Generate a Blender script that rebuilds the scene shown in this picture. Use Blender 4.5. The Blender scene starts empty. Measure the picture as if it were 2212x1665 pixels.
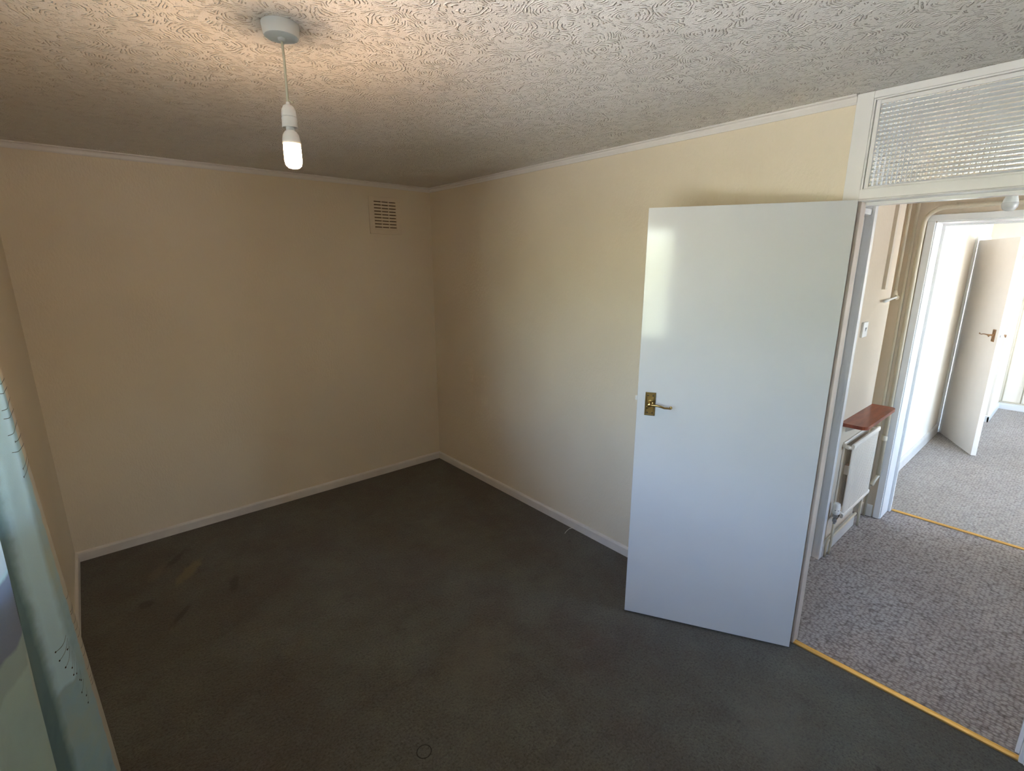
import bpy, bmesh, math, random
from mathutils import Vector, Matrix
random.seed(7)
PI = math.pi
S = bpy.context.scene
COL = S.collection

# ------------------------------------------------------------------ camera
cd = bpy.data.cameras.new('camera'); cam = bpy.data.objects.new('camera', cd); COL.objects.link(cam)
cd.sensor_fit = 'HORIZONTAL'; cd.sensor_width = 36.0
cd.lens = 1067.3111 * 36.0 / 2212.0
cd.clip_start = 0.02; cd.clip_end = 200
YAW, PITCH, ROLL = 0.8624, -0.2379, -0.0008
Fv = Vector((math.cos(PITCH)*math.cos(YAW), math.cos(PITCH)*math.sin(YAW), math.sin(PITCH)))
Rt = Vector((math.sin(YAW), -math.cos(YAW), 0)); Up = Rt.cross(Fv)
R2 = Rt*math.cos(ROLL) + Up*math.sin(ROLL); U2 = Up*math.cos(ROLL) - Rt*math.sin(ROLL)
cam.matrix_world = Matrix(((R2.x, U2.x, -Fv.x, -2.3257), (R2.y, U2.y, -Fv.y, -3.7613), (R2.z, U2.z, -Fv.z, 1.7543), (0, 0, 0, 1)))
S.camera = cam

# ------------------------------------------------------------------ world, sun, window portals, exposure
w = bpy.data.worlds.new('sky'); S.world = w; w.use_nodes = True
nt = w.node_tree; bg = nt.nodes['Background']
sky = nt.nodes.new('ShaderNodeTexSky'); sky.sky_type = 'NISHITA'; sky.sun_disc = False
sky.sun_elevation = math.radians(48); sky.sun_rotation = math.radians(60); sky.air_density = 1.0; sky.dust_density = 2.5; sky.ozone_density = 1.0
hs = nt.nodes.new('ShaderNodeHueSaturation'); hs.inputs['Saturation'].default_value = .97
nt.links.new(sky.outputs[0], hs.inputs['Color']); nt.links.new(hs.outputs[0], bg.inputs[0]); bg.inputs[1].default_value = 1.0
sl = bpy.data.lights.new('sun', 'SUN'); sl.energy = 17.0; sl.angle = math.radians(1.0); sl.color = (1, .95, .88)
so = bpy.data.objects.new('sun', sl); COL.objects.link(so)
so.rotation_euler = Vector((-.12, -.68, -.72)).to_track_quat('-Z', 'Y').to_euler()
def portal(loc, direction, sx, sy):
    l = bpy.data.lights.new('window_portal', 'AREA'); l.shape = 'RECTANGLE'; l.size = sx; l.size_y = sy
    l.cycles.is_portal = True
    o = bpy.data.objects.new('window_portal', l); COL.objects.link(o); o.location = loc
    o.rotation_euler = Vector(direction).to_track_quat('-Z', 'Z').to_euler()
portal((-2.77, -2.845, 1.585), (1, 0, 0), 1.9, 1.1)
portal((2.85, -5.51, 1.25), (0, 1, 0), 1.3, 2.1)
portal((5.4, -5.51, 1.25), (0, 1, 0), 1.4, 2.1)
portal((.975, -5.21, 1.4), (0, 1, 0), .85, 1.2)
S.view_settings.view_transform = 'Standard'; S.view_settings.look = 'None'
S.view_settings.gamma = 1.0; S.view_settings.use_curve_mapping = False
S.view_settings.exposure = 2.15
S.cycles.use_denoising = True
S.cycles.max_bounces = 10; S.cycles.diffuse_bounces = 6; S.cycles.transmission_bounces = 8; S.cycles.transparent_max_bounces = 12
S.cycles.sample_clamp_indirect = 6.0

# ------------------------------------------------------------------ material helpers
def lin(c):
    c = c/255.0
    return c/12.92 if c <= .04045 else ((c+.055)/1.055)**2.4
def srgb(r, g, b): return (lin(r), lin(g), lin(b), 1)
class NT:
    def __init__(s, name):
        s.m = bpy.data.materials.new(name); s.m.use_nodes = True; s.t = s.m.node_tree
        s.b = s.t.nodes['Principled BSDF']; s.out = s.t.nodes['Material Output']
        s._tc = None
    def n(s, typ, **k):
        nd = s.t.nodes.new('ShaderNode'+typ)
        for a, v in k.items():
            setattr(nd, a, v)
        return nd
    def l(s, a, b): s.t.links.new(a, b)
    def co(s, scale=None):
        if s._tc is None: s._tc = s.n('TexCoord')
        o = s._tc.outputs['Object']
        if scale is None: return o
        mp = s.n('Mapping'); s.l(o, mp.inputs[0]); mp.inputs['Scale'].default_value = scale
        return mp.outputs[0]
    def noise(s, scale, detail=3, vec=None, rough=.55, dist=0):
        nd = s.n('TexNoise'); nd.inputs['Scale'].default_value = scale; nd.inputs['Detail'].default_value = detail
        nd.inputs['Roughness'].default_value = rough; nd.inputs['Distortion'].default_value = dist
        s.l(vec if vec is not None else s.co(), nd.inputs['Vector']); return nd.outputs[0]
    def math(s, op, a, b=None, c=None, clamp=False):
        nd = s.n('Math', operation=op); nd.use_clamp = clamp
        for i, v in enumerate((a, b, c)):
            if v is None: continue
            if isinstance(v, (int, float)): nd.inputs[i].default_value = v
            else: s.l(v, nd.inputs[i])
        return nd.outputs[0]
    def ramp(s, fac, stops):
        nd = s.n('ValToRGB'); cr = nd.color_ramp
        while len(cr.elements) < len(stops): cr.elements.new(.5)
        for e, (p, c) in zip(cr.elements, stops):
            e.position = p; e.color = c if len(c) == 4 else (*c, 1)
        s.l(fac, nd.inputs[0]); return nd.outputs[0]
    def mix(s, fac, a, b):
        nd = s.n('Mix', data_type='RGBA')
        for sock, v in ((nd.inputs[0], fac), (nd.inputs[6], a), (nd.inputs[7], b)):
            if hasattr(v, 'links'): s.l(v, sock)
            elif isinstance(v, (int, float)): sock.default_value = v
            else: sock.default_value = v if len(v) == 4 else (*v, 1)
        return nd.outputs[2]
    def bump(s, h, dist, strength=1.0, normal=None):
        nd = s.n('Bump'); nd.inputs['Strength'].default_value = strength; nd.inputs['Distance'].default_value = dist
        s.l(h, nd.inputs['Height'])
        if normal is not None: s.l(normal, nd.inputs['Normal'])
        return nd.outputs[0]
    def setb(s, **k):
        for a, v in k.items():
            sock = s.b.inputs[{'color': 'Base Color', 'rough': 'Roughness', 'metal': 'Metallic', 'spec': 'Specular IOR Level', 'normal': 'Normal', 'coat': 'Coat Weight', 'trans': 'Transmission Weight', 'ior': 'IOR'}[a]]
            if hasattr(v, 'links'): s.l(v, sock)
            elif isinstance(v, (int, float)): sock.default_value = v
            else: sock.default_value = v if len(v) == 4 else (*v, 1)
        return s

def plain(name, col, rough=.5, metal=0, var=.04, bump=0, bscale=60, spec=.5):
    m = NT(name); n = m.noise(9, 3)
    d = tuple(c*(1-var) for c in col[:3]); u = tuple(min(1, c*(1+var)) for c in col[:3])
    m.setb(color=m.ramp(n, [(.3, d), (.7, u)]), rough=rough, metal=metal, spec=spec)
    if bump: m.setb(normal=m.bump(m.noise(bscale, 3), bump))
    return m.m

# wallpapers
def wallpaper(name, col, bumpd=.0012, ws=90):
    m = NT(name)
    n1 = m.noise(ws, 4, m.co((1, 1, .45)), .65); n2 = m.noise(1.1, 2)
    c = m.ramp(n2, [(.3, tuple(x*.95 for x in col)), (.7, tuple(min(1, x*1.04) for x in col))])
    m.setb(color=c, rough=.75, spec=.25, normal=m.bump(n1, bumpd*3, .7))
    return m.m
MAGNOLIA = (.75, .675, .535)
M_wall = wallpaper('magnolia_wallpaper', MAGNOLIA)
M_hall = wallpaper('hall_wallpaper', (.70, .60, .47), .0008)
M_lounge = wallpaper('pale_swirl_wallpaper', (.88, .82, .72), .002, 40)

def ceiling_mat():
    m = NT('swirled_relief_ceiling_paper')
    nd = m.n('TexNoise'); nd.inputs['Scale'].default_value = 7; nd.inputs['Detail'].default_value = 2; m.l(m.co(), nd.inputs['Vector'])
    vm = m.n('VectorMath', operation='MULTIPLY_ADD'); m.l(nd.outputs[1], vm.inputs[0]); vm.inputs[1].default_value = (.09, .09, 0); m.l(m.co(), vm.inputs[2])
    v = m.n('TexVoronoi'); v.feature = 'F1'; v.voronoi_dimensions = '2D'; v.inputs['Scale'].default_value = 9.5; m.l(vm.outputs[0], v.inputs['Vector'])
    wob = m.math('MULTIPLY', m.noise(38, 2), .16)
    d = m.math('ADD', v.outputs['Distance'], wob)
    rings = m.math('SINE', m.math('MULTIPLY', d, 2*PI*10.5))
    brk = m.math('MULTIPLY', m.math('SUBTRACT', m.noise(52, 2), .46), 8.0, clamp=True)
    h = m.math('MULTIPLY', m.math('SMOOTH_MAX', rings, 0.0, .35), brk)
    grain = m.math('MULTIPLY', m.noise(260, 2), .25)
    hh = m.math('ADD', h, grain)
    m.setb(color=m.mix(m.math('MULTIPLY', h, .9, clamp=True), m.ramp(m.noise(1.3, 2), [(.3, (.76, .745, .71)), (.7, (.79, .775, .74))]), (.92, .90, .865)), rough=.8, spec=.2, normal=m.bump(hh, .0068, 1.0))  # ridges coloured paler than the valleys, painting in the light they catch
    return m.m
M_ceil = ceiling_mat()

def soft_mask(m, cx, cy, rx, ry, ang, soft=.6):
    """blob mask at a place on the floor, edges broken by noise"""
    mp = m.n('Mapping'); mp.vector_type = 'TEXTURE'; m.l(m.co(), mp.inputs[0])
    mp.inputs['Location'].default_value = (cx, cy, 0); mp.inputs['Rotation'].default_value = (0, 0, ang); mp.inputs['Scale'].default_value = (rx, ry, 1)
    ln = m.n('VectorMath', operation='LENGTH'); m.l(mp.outputs[0], ln.inputs[0])
    d = m.math('ADD', ln.outputs['Value'], m.math('MULTIPLY', m.math('SUBTRACT', m.noise(14, 3), .5), 1.2))
    nd = m.n('MapRange'); nd.interpolation_type = 'SMOOTHSTEP'; m.l(d, nd.inputs[0])
    nd.inputs[1].default_value = 1.0; nd.inputs[2].default_value = 1.0-soft; nd.inputs[3].default_value = 0; nd.inputs[4].default_value = 1
    return nd.outputs[0]
def bedroom_carpet():
    m = NT('dark_olive_cut_pile_carpet')
    big = m.noise(1.7, 4, rough=.6); mid = m.noise(9, 4, rough=.7); fine = m.noise(105, 4, rough=.75)
    c = m.ramp(big, [(.32, (.098, .078, .062)), (.5, (.108, .100, .080)), (.68, (.128, .130, .108))])
    c = m.mix(m.math('MULTIPLY', m.math('SUBTRACT', mid, .5), 1.6, clamp=True), c, (.155, .145, .115))
    c = m.mix(m.math('MULTIPLY', m.math('SUBTRACT', .47, m.noise(6, 4, rough=.7)), 3.0, clamp=True), c, (.075, .066, .055))
    fl = m.ramp(fine, [(.36, (.45, .45, .45)), (.48, (.95, .95, .95)), (.56, (1.05, 1.05, 1.05)), (.68, (1.35, 1.35, 1.35))])
    mu = m.n('Mix', data_type='RGBA'); mu.blend_type = 'MULTIPLY'; mu.inputs[0].default_value = .75; m.l(c, mu.inputs[6]); m.l(fl, mu.inputs[7]); c = mu.outputs[2]
    c = m.mix(m.math('MULTIPLY', soft_mask(m, -2.10, -.56, .17, .05, 1.0), .5), c, (.22, .18, .09))
    c = m.mix(m.math('MULTIPLY', soft_mask(m, -2.24, -.44, .12, .045, 1.0), .35), c, (.18, .15, .11))
    for a in ((-2.32, -.75, .045, .05, 0), (-2.19, -.97, .11, .022, .95), (-1.92, -.86, .12, .03, 1.3), (-2.14, -.36, .13, .03, .9), (-.43, -3.56, .05, .016, .5), (-.61, -3.14, .012, .010, 0), (-.15, -1.80, .02, .010, .3)):
        c = m.mix(m.math('MULTIPLY', soft_mask(m, *a), .6), c, (.04, .036, .032))
    c = m.mix(m.math('MULTIPLY', soft_mask(m, -.55, -3.25, .30, .22, .4, .9), .3), c, (.19, .19, .16))
    c = m.mix(m.math('MULTIPLY', soft_mask(m, -1.2, -2.2, .32, .22, .4, .9), .3), c, (.18, .17, .13))
    # castor ring pressed in the pile
    mp = m.n('Mapping'); mp.vector_type = 'TEXTURE'; m.l(m.co(), mp.inputs[0]); mp.inputs['Location'].default_value = (-1.622, -2.436, 0)
    ln = m.n('VectorMath', operation='LENGTH'); m.l(mp.outputs[0], ln.inputs[0])
    dd = m.math('ABSOLUTE', m.math('SUBTRACT', ln.outputs['Value'], .0265))
    ring = m.math('MULTIPLY', m.math('SUBTRACT', .0026, dd), 700, clamp=True)
    c = m.mix(m.math('MULTIPLY', ring, .85), c, (.012, .01, .009))
    h = m.math('ADD', fine, m.math('MULTIPLY', m.noise(60, 3), .7))
    m.setb(color=c, rough=.95, spec=.1, normal=m.bump(h, .006, .8))
    m.b.inputs['Sheen Weight'].default_value = .15
    return m.m
M_bed = bedroom_carpet()
def loop_carpet(name, ca, cb, cd_):
    m = NT(name)
    v = m.n('TexVoronoi'); v.inputs['Scale'].default_value = 74; v.inputs['Randomness'].default_value = .6; m.l(m.co((1, .8, 1)), v.inputs['Vector'])
    big = m.noise(2.2, 4, rough=.6); fleck = m.noise(130, 2, rough=.8)
    c = m.ramp(big, [(.33, ca), (.67, cb)])
    c = m.mix(m.math('MULTIPLY', m.math('SUBTRACT', v.outputs['Distance'], .34), 1.9, clamp=True), c, cd_)
    c = m.mix(m.math('MULTIPLY', m.math('SUBTRACT', fleck, .57), 1.6, clamp=True), c, tuple(min(1, x*1.5) for x in cb))
    h = m.math('SUBTRACT', 1.0, v.outputs['Distance'])
    m.setb(color=c, rough=.95, spec=.1, normal=m.bump(h, .010, .8))
    return m.m
M_loop = loop_carpet('grey_beige_loop_carpet', (.40, .345, .31), (.47, .42, .385), (.17, .14, .125))
M_loop2 = loop_carpet('pale_grey_loop_carpet', (.40, .365, .33), (.46, .425, .39), (.23, .205, .185))

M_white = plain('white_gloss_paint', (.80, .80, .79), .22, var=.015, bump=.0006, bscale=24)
M_coving = plain('white_matt_coving', (.74, .72, .69), .5, var=.02)
M_skirt = plain('white_skirting_paint', (.70, .67, .62), .35, var=.05, bump=.001, bscale=30)
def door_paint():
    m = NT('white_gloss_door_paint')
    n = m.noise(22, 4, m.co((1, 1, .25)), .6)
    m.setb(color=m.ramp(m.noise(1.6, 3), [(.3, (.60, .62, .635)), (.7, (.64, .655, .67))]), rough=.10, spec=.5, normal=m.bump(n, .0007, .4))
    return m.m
M_door = door_paint()
M_jamb = plain('aged_cream_jamb_edge', (.62, .54, .47), .4, var=.08)
M_brass = plain('aged_brass', (.40, .28, .11), .25, metal=1, var=.2)
M_brassd = plain('dark_brass_recess', (.13, .09, .04), .35, metal=1, var=.2)
M_gold = plain('polished_brass_bar', (.80, .51, .17), .28, metal=.85, var=.08)
M_black = plain('black_recess', (.012, .011, .01), .7)
M_plastic = plain('white_plastic', (.80, .80, .77), .35)
M_cream = plain('cream_plastic_vent', (.74, .655, .51), .45)
M_cord = plain('pale_flex', (.66, .64, .50), .5)
M_grey = plain('grey_metal', (.35, .35, .35), .35, metal=.6)
M_rad = plain('cream_radiator_enamel', (.88, .80, .69), .4, var=.03)
M_pipe = plain('painted_cream_pipe', (.60, .53, .40), .45, var=.06)
M_trunk = plain('painted_trunking', (.62, .54, .43), .6, var=.03)
M_glassbulb = None
def mahogany():
    m = NT('mahogany_laminate')
    n = m.noise(14, 5, m.co((.35, 2.6, 1)), .6, .6)
    m.setb(color=m.ramp(n, [(.3, (.17, .030, .012)), (.55, (.27, .058, .022)), (.75, (.34, .088, .034))]), rough=.38, coat=.1)
    return m.m
M_mahog = mahogany()
def emis(name, col, st):
    m = NT(name); m.setb(color=(.9, .85, .75)); m.b.inputs['Emission Color'].default_value = (*col, 1); m.b.inputs['Emission Strength'].default_value = st
    return m.m
M_glow = emis('lit_warm_tube', (1.0, .65, .40), 92)
def pane_glass():
    m = NT('clear_pane'); t = m.t
    tr = m.n('BsdfTransparent'); gl = m.n('BsdfGlossy'); gl.inputs['Roughness'].default_value = .02
    fr = m.n('Fresnel'); fr.inputs[0].default_value = 1.5; mx = m.n('MixShader')
    m.l(fr.outputs[0], mx.inputs[0]); m.l(tr.outputs[0], mx.inputs[1]); m.l(gl.outputs[0], mx.inputs[2]); m.l(mx.outputs[0], m.out.inputs[0])
    return m.m
M_pane = pane_glass()
def real_glass(name, rough, tint=(.95, .98, .96)):
    m = NT(name); m.setb(color=tint, rough=rough, trans=1.0, ior=1.5); return m.m
M_reed = real_glass('dimpled_obscure_glass', .06)
def bulb_white():
    m = NT('frosted_bulb_glass'); m.setb(color=(.85, .87, .85), rough=.25, trans=.35); return m.m
M_frost = bulb_white()
def curtain_mat():
    m = NT('watercolour_print_curtain_cloth')
    uv = m.n('UVMap'); mp = m.n('Mapping'); m.l(uv.outputs[0], mp.inputs[0]); mp.inputs['Scale'].default_value = (1, 1, 1)
    big = m.noise(3.2, 4, mp.outputs[0], .6); b2 = m.noise(2.1, 3, mp.outputs[0], .5, .8)
    c = m.ramp(big, [(.3, (.26, .40, .52)), (.46, (.40, .60, .68)), (.58, (.46, .60, .58)), (.72, (.54, .62, .54))])
    # rectangular brush patches in grey lavender and ivory, plus painted fold light and shade
    sx = m.n('SeparateXYZ'); m.l(uv.outputs[0], sx.inputs[0])
    wob = m.math('MULTIPLY', m.math('SUBTRACT', m.noise(16, 3, uv.outputs[0]), .5), .03)
    U = m.math('ADD', sx.outputs[0], wob); V = m.math('ADD', sx.outputs[1], wob)
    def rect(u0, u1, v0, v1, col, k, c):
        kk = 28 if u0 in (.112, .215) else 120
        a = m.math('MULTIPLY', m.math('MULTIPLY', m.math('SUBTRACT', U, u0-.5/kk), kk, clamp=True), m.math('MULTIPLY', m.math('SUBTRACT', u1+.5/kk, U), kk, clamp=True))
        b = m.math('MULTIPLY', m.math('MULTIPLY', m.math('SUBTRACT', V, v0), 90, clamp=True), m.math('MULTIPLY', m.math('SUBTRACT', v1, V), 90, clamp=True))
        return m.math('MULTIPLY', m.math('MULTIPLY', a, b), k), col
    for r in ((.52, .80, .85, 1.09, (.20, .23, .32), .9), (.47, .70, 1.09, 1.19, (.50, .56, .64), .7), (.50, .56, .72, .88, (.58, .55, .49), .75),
              (.0, .062, .0, 2.3, (.62, .54, .42), .8), (.112, .20, .50, 2.1, (.60, .86, .98), .95), (.215, .44, .1, 1.7, (.10, .18, .18), .75), (.50, 1.05, .1, .93, (.42, .55, .48), .7), (.13, .22, 1.6, 1.9, (.26, .30, .38), .6)):  # pale blue band is painted light on the fold, dark teal is painted valley shade
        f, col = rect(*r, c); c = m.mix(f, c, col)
    weave = m.noise(420, 2, uv.outputs[0])
    m.setb(color=c, rough=.85, spec=.15, normal=m.bump(weave, .0012, .5))
    tl = m.n('BsdfTranslucent'); m.l(c, tl.inputs[0]); mx = m.n('MixShader'); mx.inputs[0].default_value = .17
    m.l(m.b.outputs[0], mx.inputs[1]); m.l(tl.outputs[0], mx.inputs[2]); m.l(mx.outputs[0], m.out.inputs[0])
    return m.m
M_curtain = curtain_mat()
M_ink = plain('black_print_ink', (.03, .032, .035), .8)
M_leaves = NT('hedge_leaves'); M_leaves.setb(color=M_leaves.ramp(M_leaves.noise(5, 6, rough=.75), [(.3, (.12, .14, .09)), (.5, (.30, .34, .23)), (.7, (.48, .52, .38))]), rough=.6); M_leaves = M_leaves.m
M_lawn = NT('pale_paving_and_dry_lawn'); M_lawn.setb(color=M_lawn.ramp(M_lawn.noise(3, 6), [(.3, (.50, .50, .47)), (.7, (.60, .60, .585))]), rough=.9); M_lawn = M_lawn.m
M_brick = plain('outer_render', (.55, .45, .38), .8)

# ------------------------------------------------------------------ mesh helpers
def obj(name, bm, mat, parent=None, smooth=False, angle=None):
    me = bpy.data.meshes.new(name); bmesh.ops.recalc_face_normals(bm, faces=bm.faces); bm.to_mesh(me); bm.free()
    if mat is not None:
        for x in (mat if isinstance(mat, (list, tuple)) else [mat]): me.materials.append(x)
    if smooth:
        me.polygons.foreach_set('use_smooth', [True]*len(me.polygons))
        if angle: me.set_sharp_from_angle(angle=math.radians(angle))
    o = bpy.data.objects.new(name, me); COL.objects.link(o)
    if parent is not None: o.parent = parent
    return o
def empty(name, loc=(0, 0, 0), rz=0):
    o = bpy.data.objects.new(name, None); COL.objects.link(o); o.location = loc; o.rotation_euler = (0, 0, rz); o.empty_display_size = .05; return o
def tag(o, label, cat=None, kind=None, group=None):
    o['label'] = label
    if cat: o['category'] = cat
    if kind: o['kind'] = kind
    if group: o['group'] = group
    return o
def box(bm, x0, x1, y0, y1, z0, z1, bev=0, mi=0):
    x0, x1 = sorted((x0, x1)); y0, y1 = sorted((y0, y1)); z0, z1 = sorted((z0, z1))
    r = bmesh.ops.create_cube(bm, size=1, matrix=Matrix.Translation(((x0+x1)/2, (y0+y1)/2, (z0+z1)/2)) @ Matrix.Diagonal((x1-x0, y1-y0, z1-z0, 1)))
    fs = set(f for v in r['verts'] for f in v.link_faces)
    for f in fs: f.material_index = mi
    if bev:
        es = list(set(e for v in r['verts'] for e in v.link_edges))
        rr = bmesh.ops.bevel(bm, geom=es, offset=bev, segments=2, affect='EDGES', profile=.5)
        for f in rr['faces']: f.material_index = mi
    return bm
def B(*a, bev=0): return box(bmesh.new(), *a, bev=bev)
def prism(bm, poly, axis, a, b):
    """poly: 2D points in the plane across the axis, extruded from a to b"""
    def P(p, t): return {'x': (t, p[0], p[1]), 'y': (p[0], t, p[1]), 'z': (p[0], p[1], t)}[axis]
    A = [bm.verts.new(P(p, a)) for p in poly]; Bv = [bm.verts.new(P(p, b)) for p in poly]
    n = len(poly); bm.faces.new(A); bm.faces.new(Bv[::-1])
    for i in range(n): bm.faces.new((A[i], Bv[i], Bv[(i+1) % n], A[(i+1) % n]))
    return bm
def tube(bm, pts, r, seg=12, cap=True):
    pts = [Vector(p) for p in pts]; rr = r if isinstance(r, (list, tuple)) else [r]*len(pts)
    rings = []; prev = None
    for i, p in enumerate(pts):
        t = (pts[min(i+1, len(pts)-1)] - pts[max(i-1, 0)]).normalized()
        if prev is None:
            a = Vector((0, 0, 1)) if abs(t.z) < .9 else Vector((1, 0, 0))
            u = t.cross(a).normalized()
        else:
            u = (prev - t*prev.dot(t)).normalized()
        prev = u; v = t.cross(u)
        rings.append([bm.verts.new(p + (u*math.cos(2*PI*k/seg) + v*math.sin(2*PI*k/seg))*rr[i]) for k in range(seg)])
    for a, b in zip(rings, rings[1:]):
        for k in range(seg): bm.faces.new((a[k], a[(k+1) % seg], b[(k+1) % seg], b[k]))
    if cap: bm.faces.new(rings[0][::-1]); bm.faces.new(rings[-1])
    return bm
def lathe(bm, prof, c=(0, 0, 0), seg=32, axis=Vector((0, 0, 1))):
    """prof: (radius, height) pairs"""
    q = Vector((0, 0, 1)).rotation_difference(Vector(axis)); c = Vector(c); rings = []
    for r, h in prof:
        if r < 1e-6: rings.append([bm.verts.new(c + q @ Vector((0, 0, h)))])
        else: rings.append([bm.verts.new(c + q @ Vector((r*math.cos(2*PI*k/seg), r*math.sin(2*PI*k/seg), h))) for k in range(seg)])
    for a, b in zip(rings, rings[1:]):
        if len(a) == 1 and len(b) == 1: continue
        for k in range(seg):
            k2 = (k+1) % seg
            if len(a) == 1: bm.faces.new((a[0], b[k2], b[k]))
            elif len(b) == 1: bm.faces.new((a[k], a[k2], b[0]))
            else: bm.faces.new((a[k], a[k2], b[k2], b[k]))
    for rg in (rings[0], rings[-1]):
        if len(rg) > 1:
            try: bm.faces.new(rg)
            except ValueError: pass
    return bm
def arc(c, r, a0, a1, n, plane='yz', x=0):
    out = []
    for i in range(n+1):
        a = a0 + (a1-a0)*i/n
        out.append((x, c[0]+r*math.cos(a), c[1]+r*math.sin(a)))
    return out

H = 2.376
# ------------------------------------------------------------------ the setting: bedroom shell
XL, YF = -2.6, -4.6
def struct(name, bm, mat, label, cat, **k):
    return tag(obj(name, bm, mat, **k), label, cat, 'structure')
struct('floor', B(XL-.15, 0.008, YF-.15, .1, -.12, 0), M_bed, 'dark olive brown bedroom carpet with stains and a castor ring mark', 'floor')
struct('ceiling', B(XL-.15, .04, YF-.15, .1, H, H+.12), M_ceil, 'white bedroom ceiling papered in swirling raised relief', 'ceiling')
struct('wall_back', B(XL-.15, .075, 0, .1, 0, H), M_wall, 'magnolia papered bedroom wall with the air vent in it', 'wall')
bm = bmesh.new(); box(bm, 0, .075, -3.045, 0, 0, H); box(bm, 0, .075, YF-.1, -3.945, 0, H)
struct('wall_right', bm, M_wall, 'magnolia papered wall behind the open white door', 'wall')
WY0, WY1, WZ0, WZ1 = -3.79, -1.9, 1.04, 2.13
bm = bmesh.new()
box(bm, XL-.25, XL, WY1, .1, 0, H); box(bm, XL-.25, XL, YF-.1, WY0, 0, H)
box(bm, XL-.25, XL, WY0, WY1, 0, WZ0); box(bm, XL-.25, XL, WY0, WY1, WZ1, H)
struct('wall_left', bm, M_wall, 'magnolia papered window wall beside the curtain', 'wall')
struct('wall_front', B(XL-.15, .075, YF-.1, YF, 0, H), M_wall, 'magnolia papered wall behind the photographer', 'wall')
# baseboards with a rounded top
def skirt_profile(sgn, t=.015, h=.062):
    return [(0, 0), (sgn*t, 0), (sgn*t, h*.8), (sgn*t*.8, h*.92), (sgn*t*.4, h*.99), (0, h)]
struct('baseboard_back', prism(bmesh.new(), skirt_profile(-1), 'x', XL, 0), M_skirt, 'white painted baseboard below the vented wall', 'baseboard')
bm = bmesh.new(); prism(bm, [(p[0], p[1]) for p in skirt_profile(-1)], 'y', -3.045, 0)
struct('baseboard_right', bm, M_skirt, 'white painted baseboard running behind the open door', 'baseboard')
struct('baseboard_left', prism(bmesh.new(), [(XL+p[0], p[1]) for p in skirt_profile(1)], 'y', YF, 0), M_skirt, 'short visible white baseboard beside the curtain', 'baseboard')
# coving
def cove(sgn, t=.02, h=.034):
    return [(0, H), (sgn*t, H), (sgn*t, H-.006), (sgn*t*.55, H-.009), (sgn*t*.42, H-h*.45), (sgn*t*.40, H-h*.8), (sgn*t*.25, H-h), (0, H-h)]
struct('trim_1', prism(bmesh.new(), cove(-1), 'x', XL, 0), M_coving, 'slim white coving above the vented wall', 'coving')
struct('trim_2', prism(bmesh.new(), cove(-1), 'y', -3.045, 0), M_coving, 'slim white coving above the open door', 'coving')
struct('trim_3', prism(bmesh.new(), [(XL+p[0], p[1]) for p in cove(1)], 'y', YF, 0), M_coving, 'slim white coving along the window wall', 'coving')

# bedroom window
def casement(name, label, x0, x1, y0, y1, z0, z1, n, axis, sill=True):
    """window filling a wall opening; axis 'x' = pane plane is x-constant"""
    root = empty(name, ((x0+x1)/2, (y0+y1)/2, z0)); tag(root, label, 'window', 'structure')
    ox, oy, oz = root.location
    def bx(a0, a1, b0, b1, bev=0): # a: along opening, b: height
        return (B(x0-ox, x1-ox, a0-oy, a1-oy, b0-oz, b1-oz, bev=bev) if axis == 'x' else B(a0-ox, a1-ox, y0-oy, y1-oy, b0-oz, b1-oz, bev=bev))
    A0, A1 = (y0, y1) if axis == 'x' else (x0, x1); f = .055
    obj('window_frame', bx(A0, A1, z0, z0+f), M_white, root); obj('window_frame', bx(A0, A1, z1-f, z1), M_white, root)
    obj('window_frame', bx(A0, A0+f, z0+f, z1-f), M_white, root); obj('window_frame', bx(A1-f, A1, z0+f, z1-f), M_white, root)
    wv = (A1-A0-2*f)/n
    for i in range(n):
        a = A0+f+wv*i
        if i: obj('mullion', bx(a-.025, a+.025, z0+f, z1-f), M_white, root)
        cx = (x0+x1)/2; cy = (y0+y1)/2; lo = a+(.025 if i else 0); hi = a+wv-(.025 if i < n-1 else 0)
        if axis == 'x': p = B(cx-.003-ox, cx+.003-ox, lo-oy, hi-oy, z0+f-oz, z1-f-oz)
        else: p = B(lo-ox, hi-ox, cy-.003-oy, cy+.003-oy, z0+f-oz, z1-f-oz)
        obj('pane', p, M_pane, root)
    return root
w1 = casement('window_1', 'white framed bedroom window partly behind the curtain', XL-.16, XL-.10, WY0, WY1, WZ0, WZ1, 2, 'x')
s_ = obj('window_sill', B(.031, .123, WY0+.001+2.845, WY1-.001+2.845, .0005, .024, bev=.004), M_white, w1)

# ------------------------------------------------------------------ bedroom doorway frame with fanlight
fr = empty('trim_4', (0, -3.5, 0)); tag(fr, 'white storey height door frame around the bedroom doorway', 'door frame', 'structure')
def fb(name, x0, x1, y0, y1, z0, z1, mat=M_white, bev=.002): return obj(name, B(x0, x1, y0+3.5, y1+3.5, z0, z1, bev=bev), mat, fr)
fb('jamb', -.008, .082, -3.045, -3.1, 0, H-.001)
fb('jamb', -.008, .082, -3.945, -3.889, 0, H-.001)
fb('jamb_lining', -.004, .052, -3.1, -3.1125, 0, 1.993, M_jamb)
fb('jamb_lining', -.004, .080, -3.889, -3.876, 0, 1.993)
fb('door_stop', .040, .080, -3.876, -3.864, 0, 1.981)
fb('head', -.008, .082, -3.1, -3.889, 2.350, H-.001)
bm = bmesh.new(); prism(bm, [(-.008, 2.001), (-.017, 1.997), (-.019, 1.993), (-.006, 1.991), (.040, 1.991), (.040, 1.979), (.082, 1.979), (.082, 2.034), (-.008, 2.034)], 'y', -3.1+3.5, -3.889+3.5)
obj('transom', bm, M_white, fr)
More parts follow.
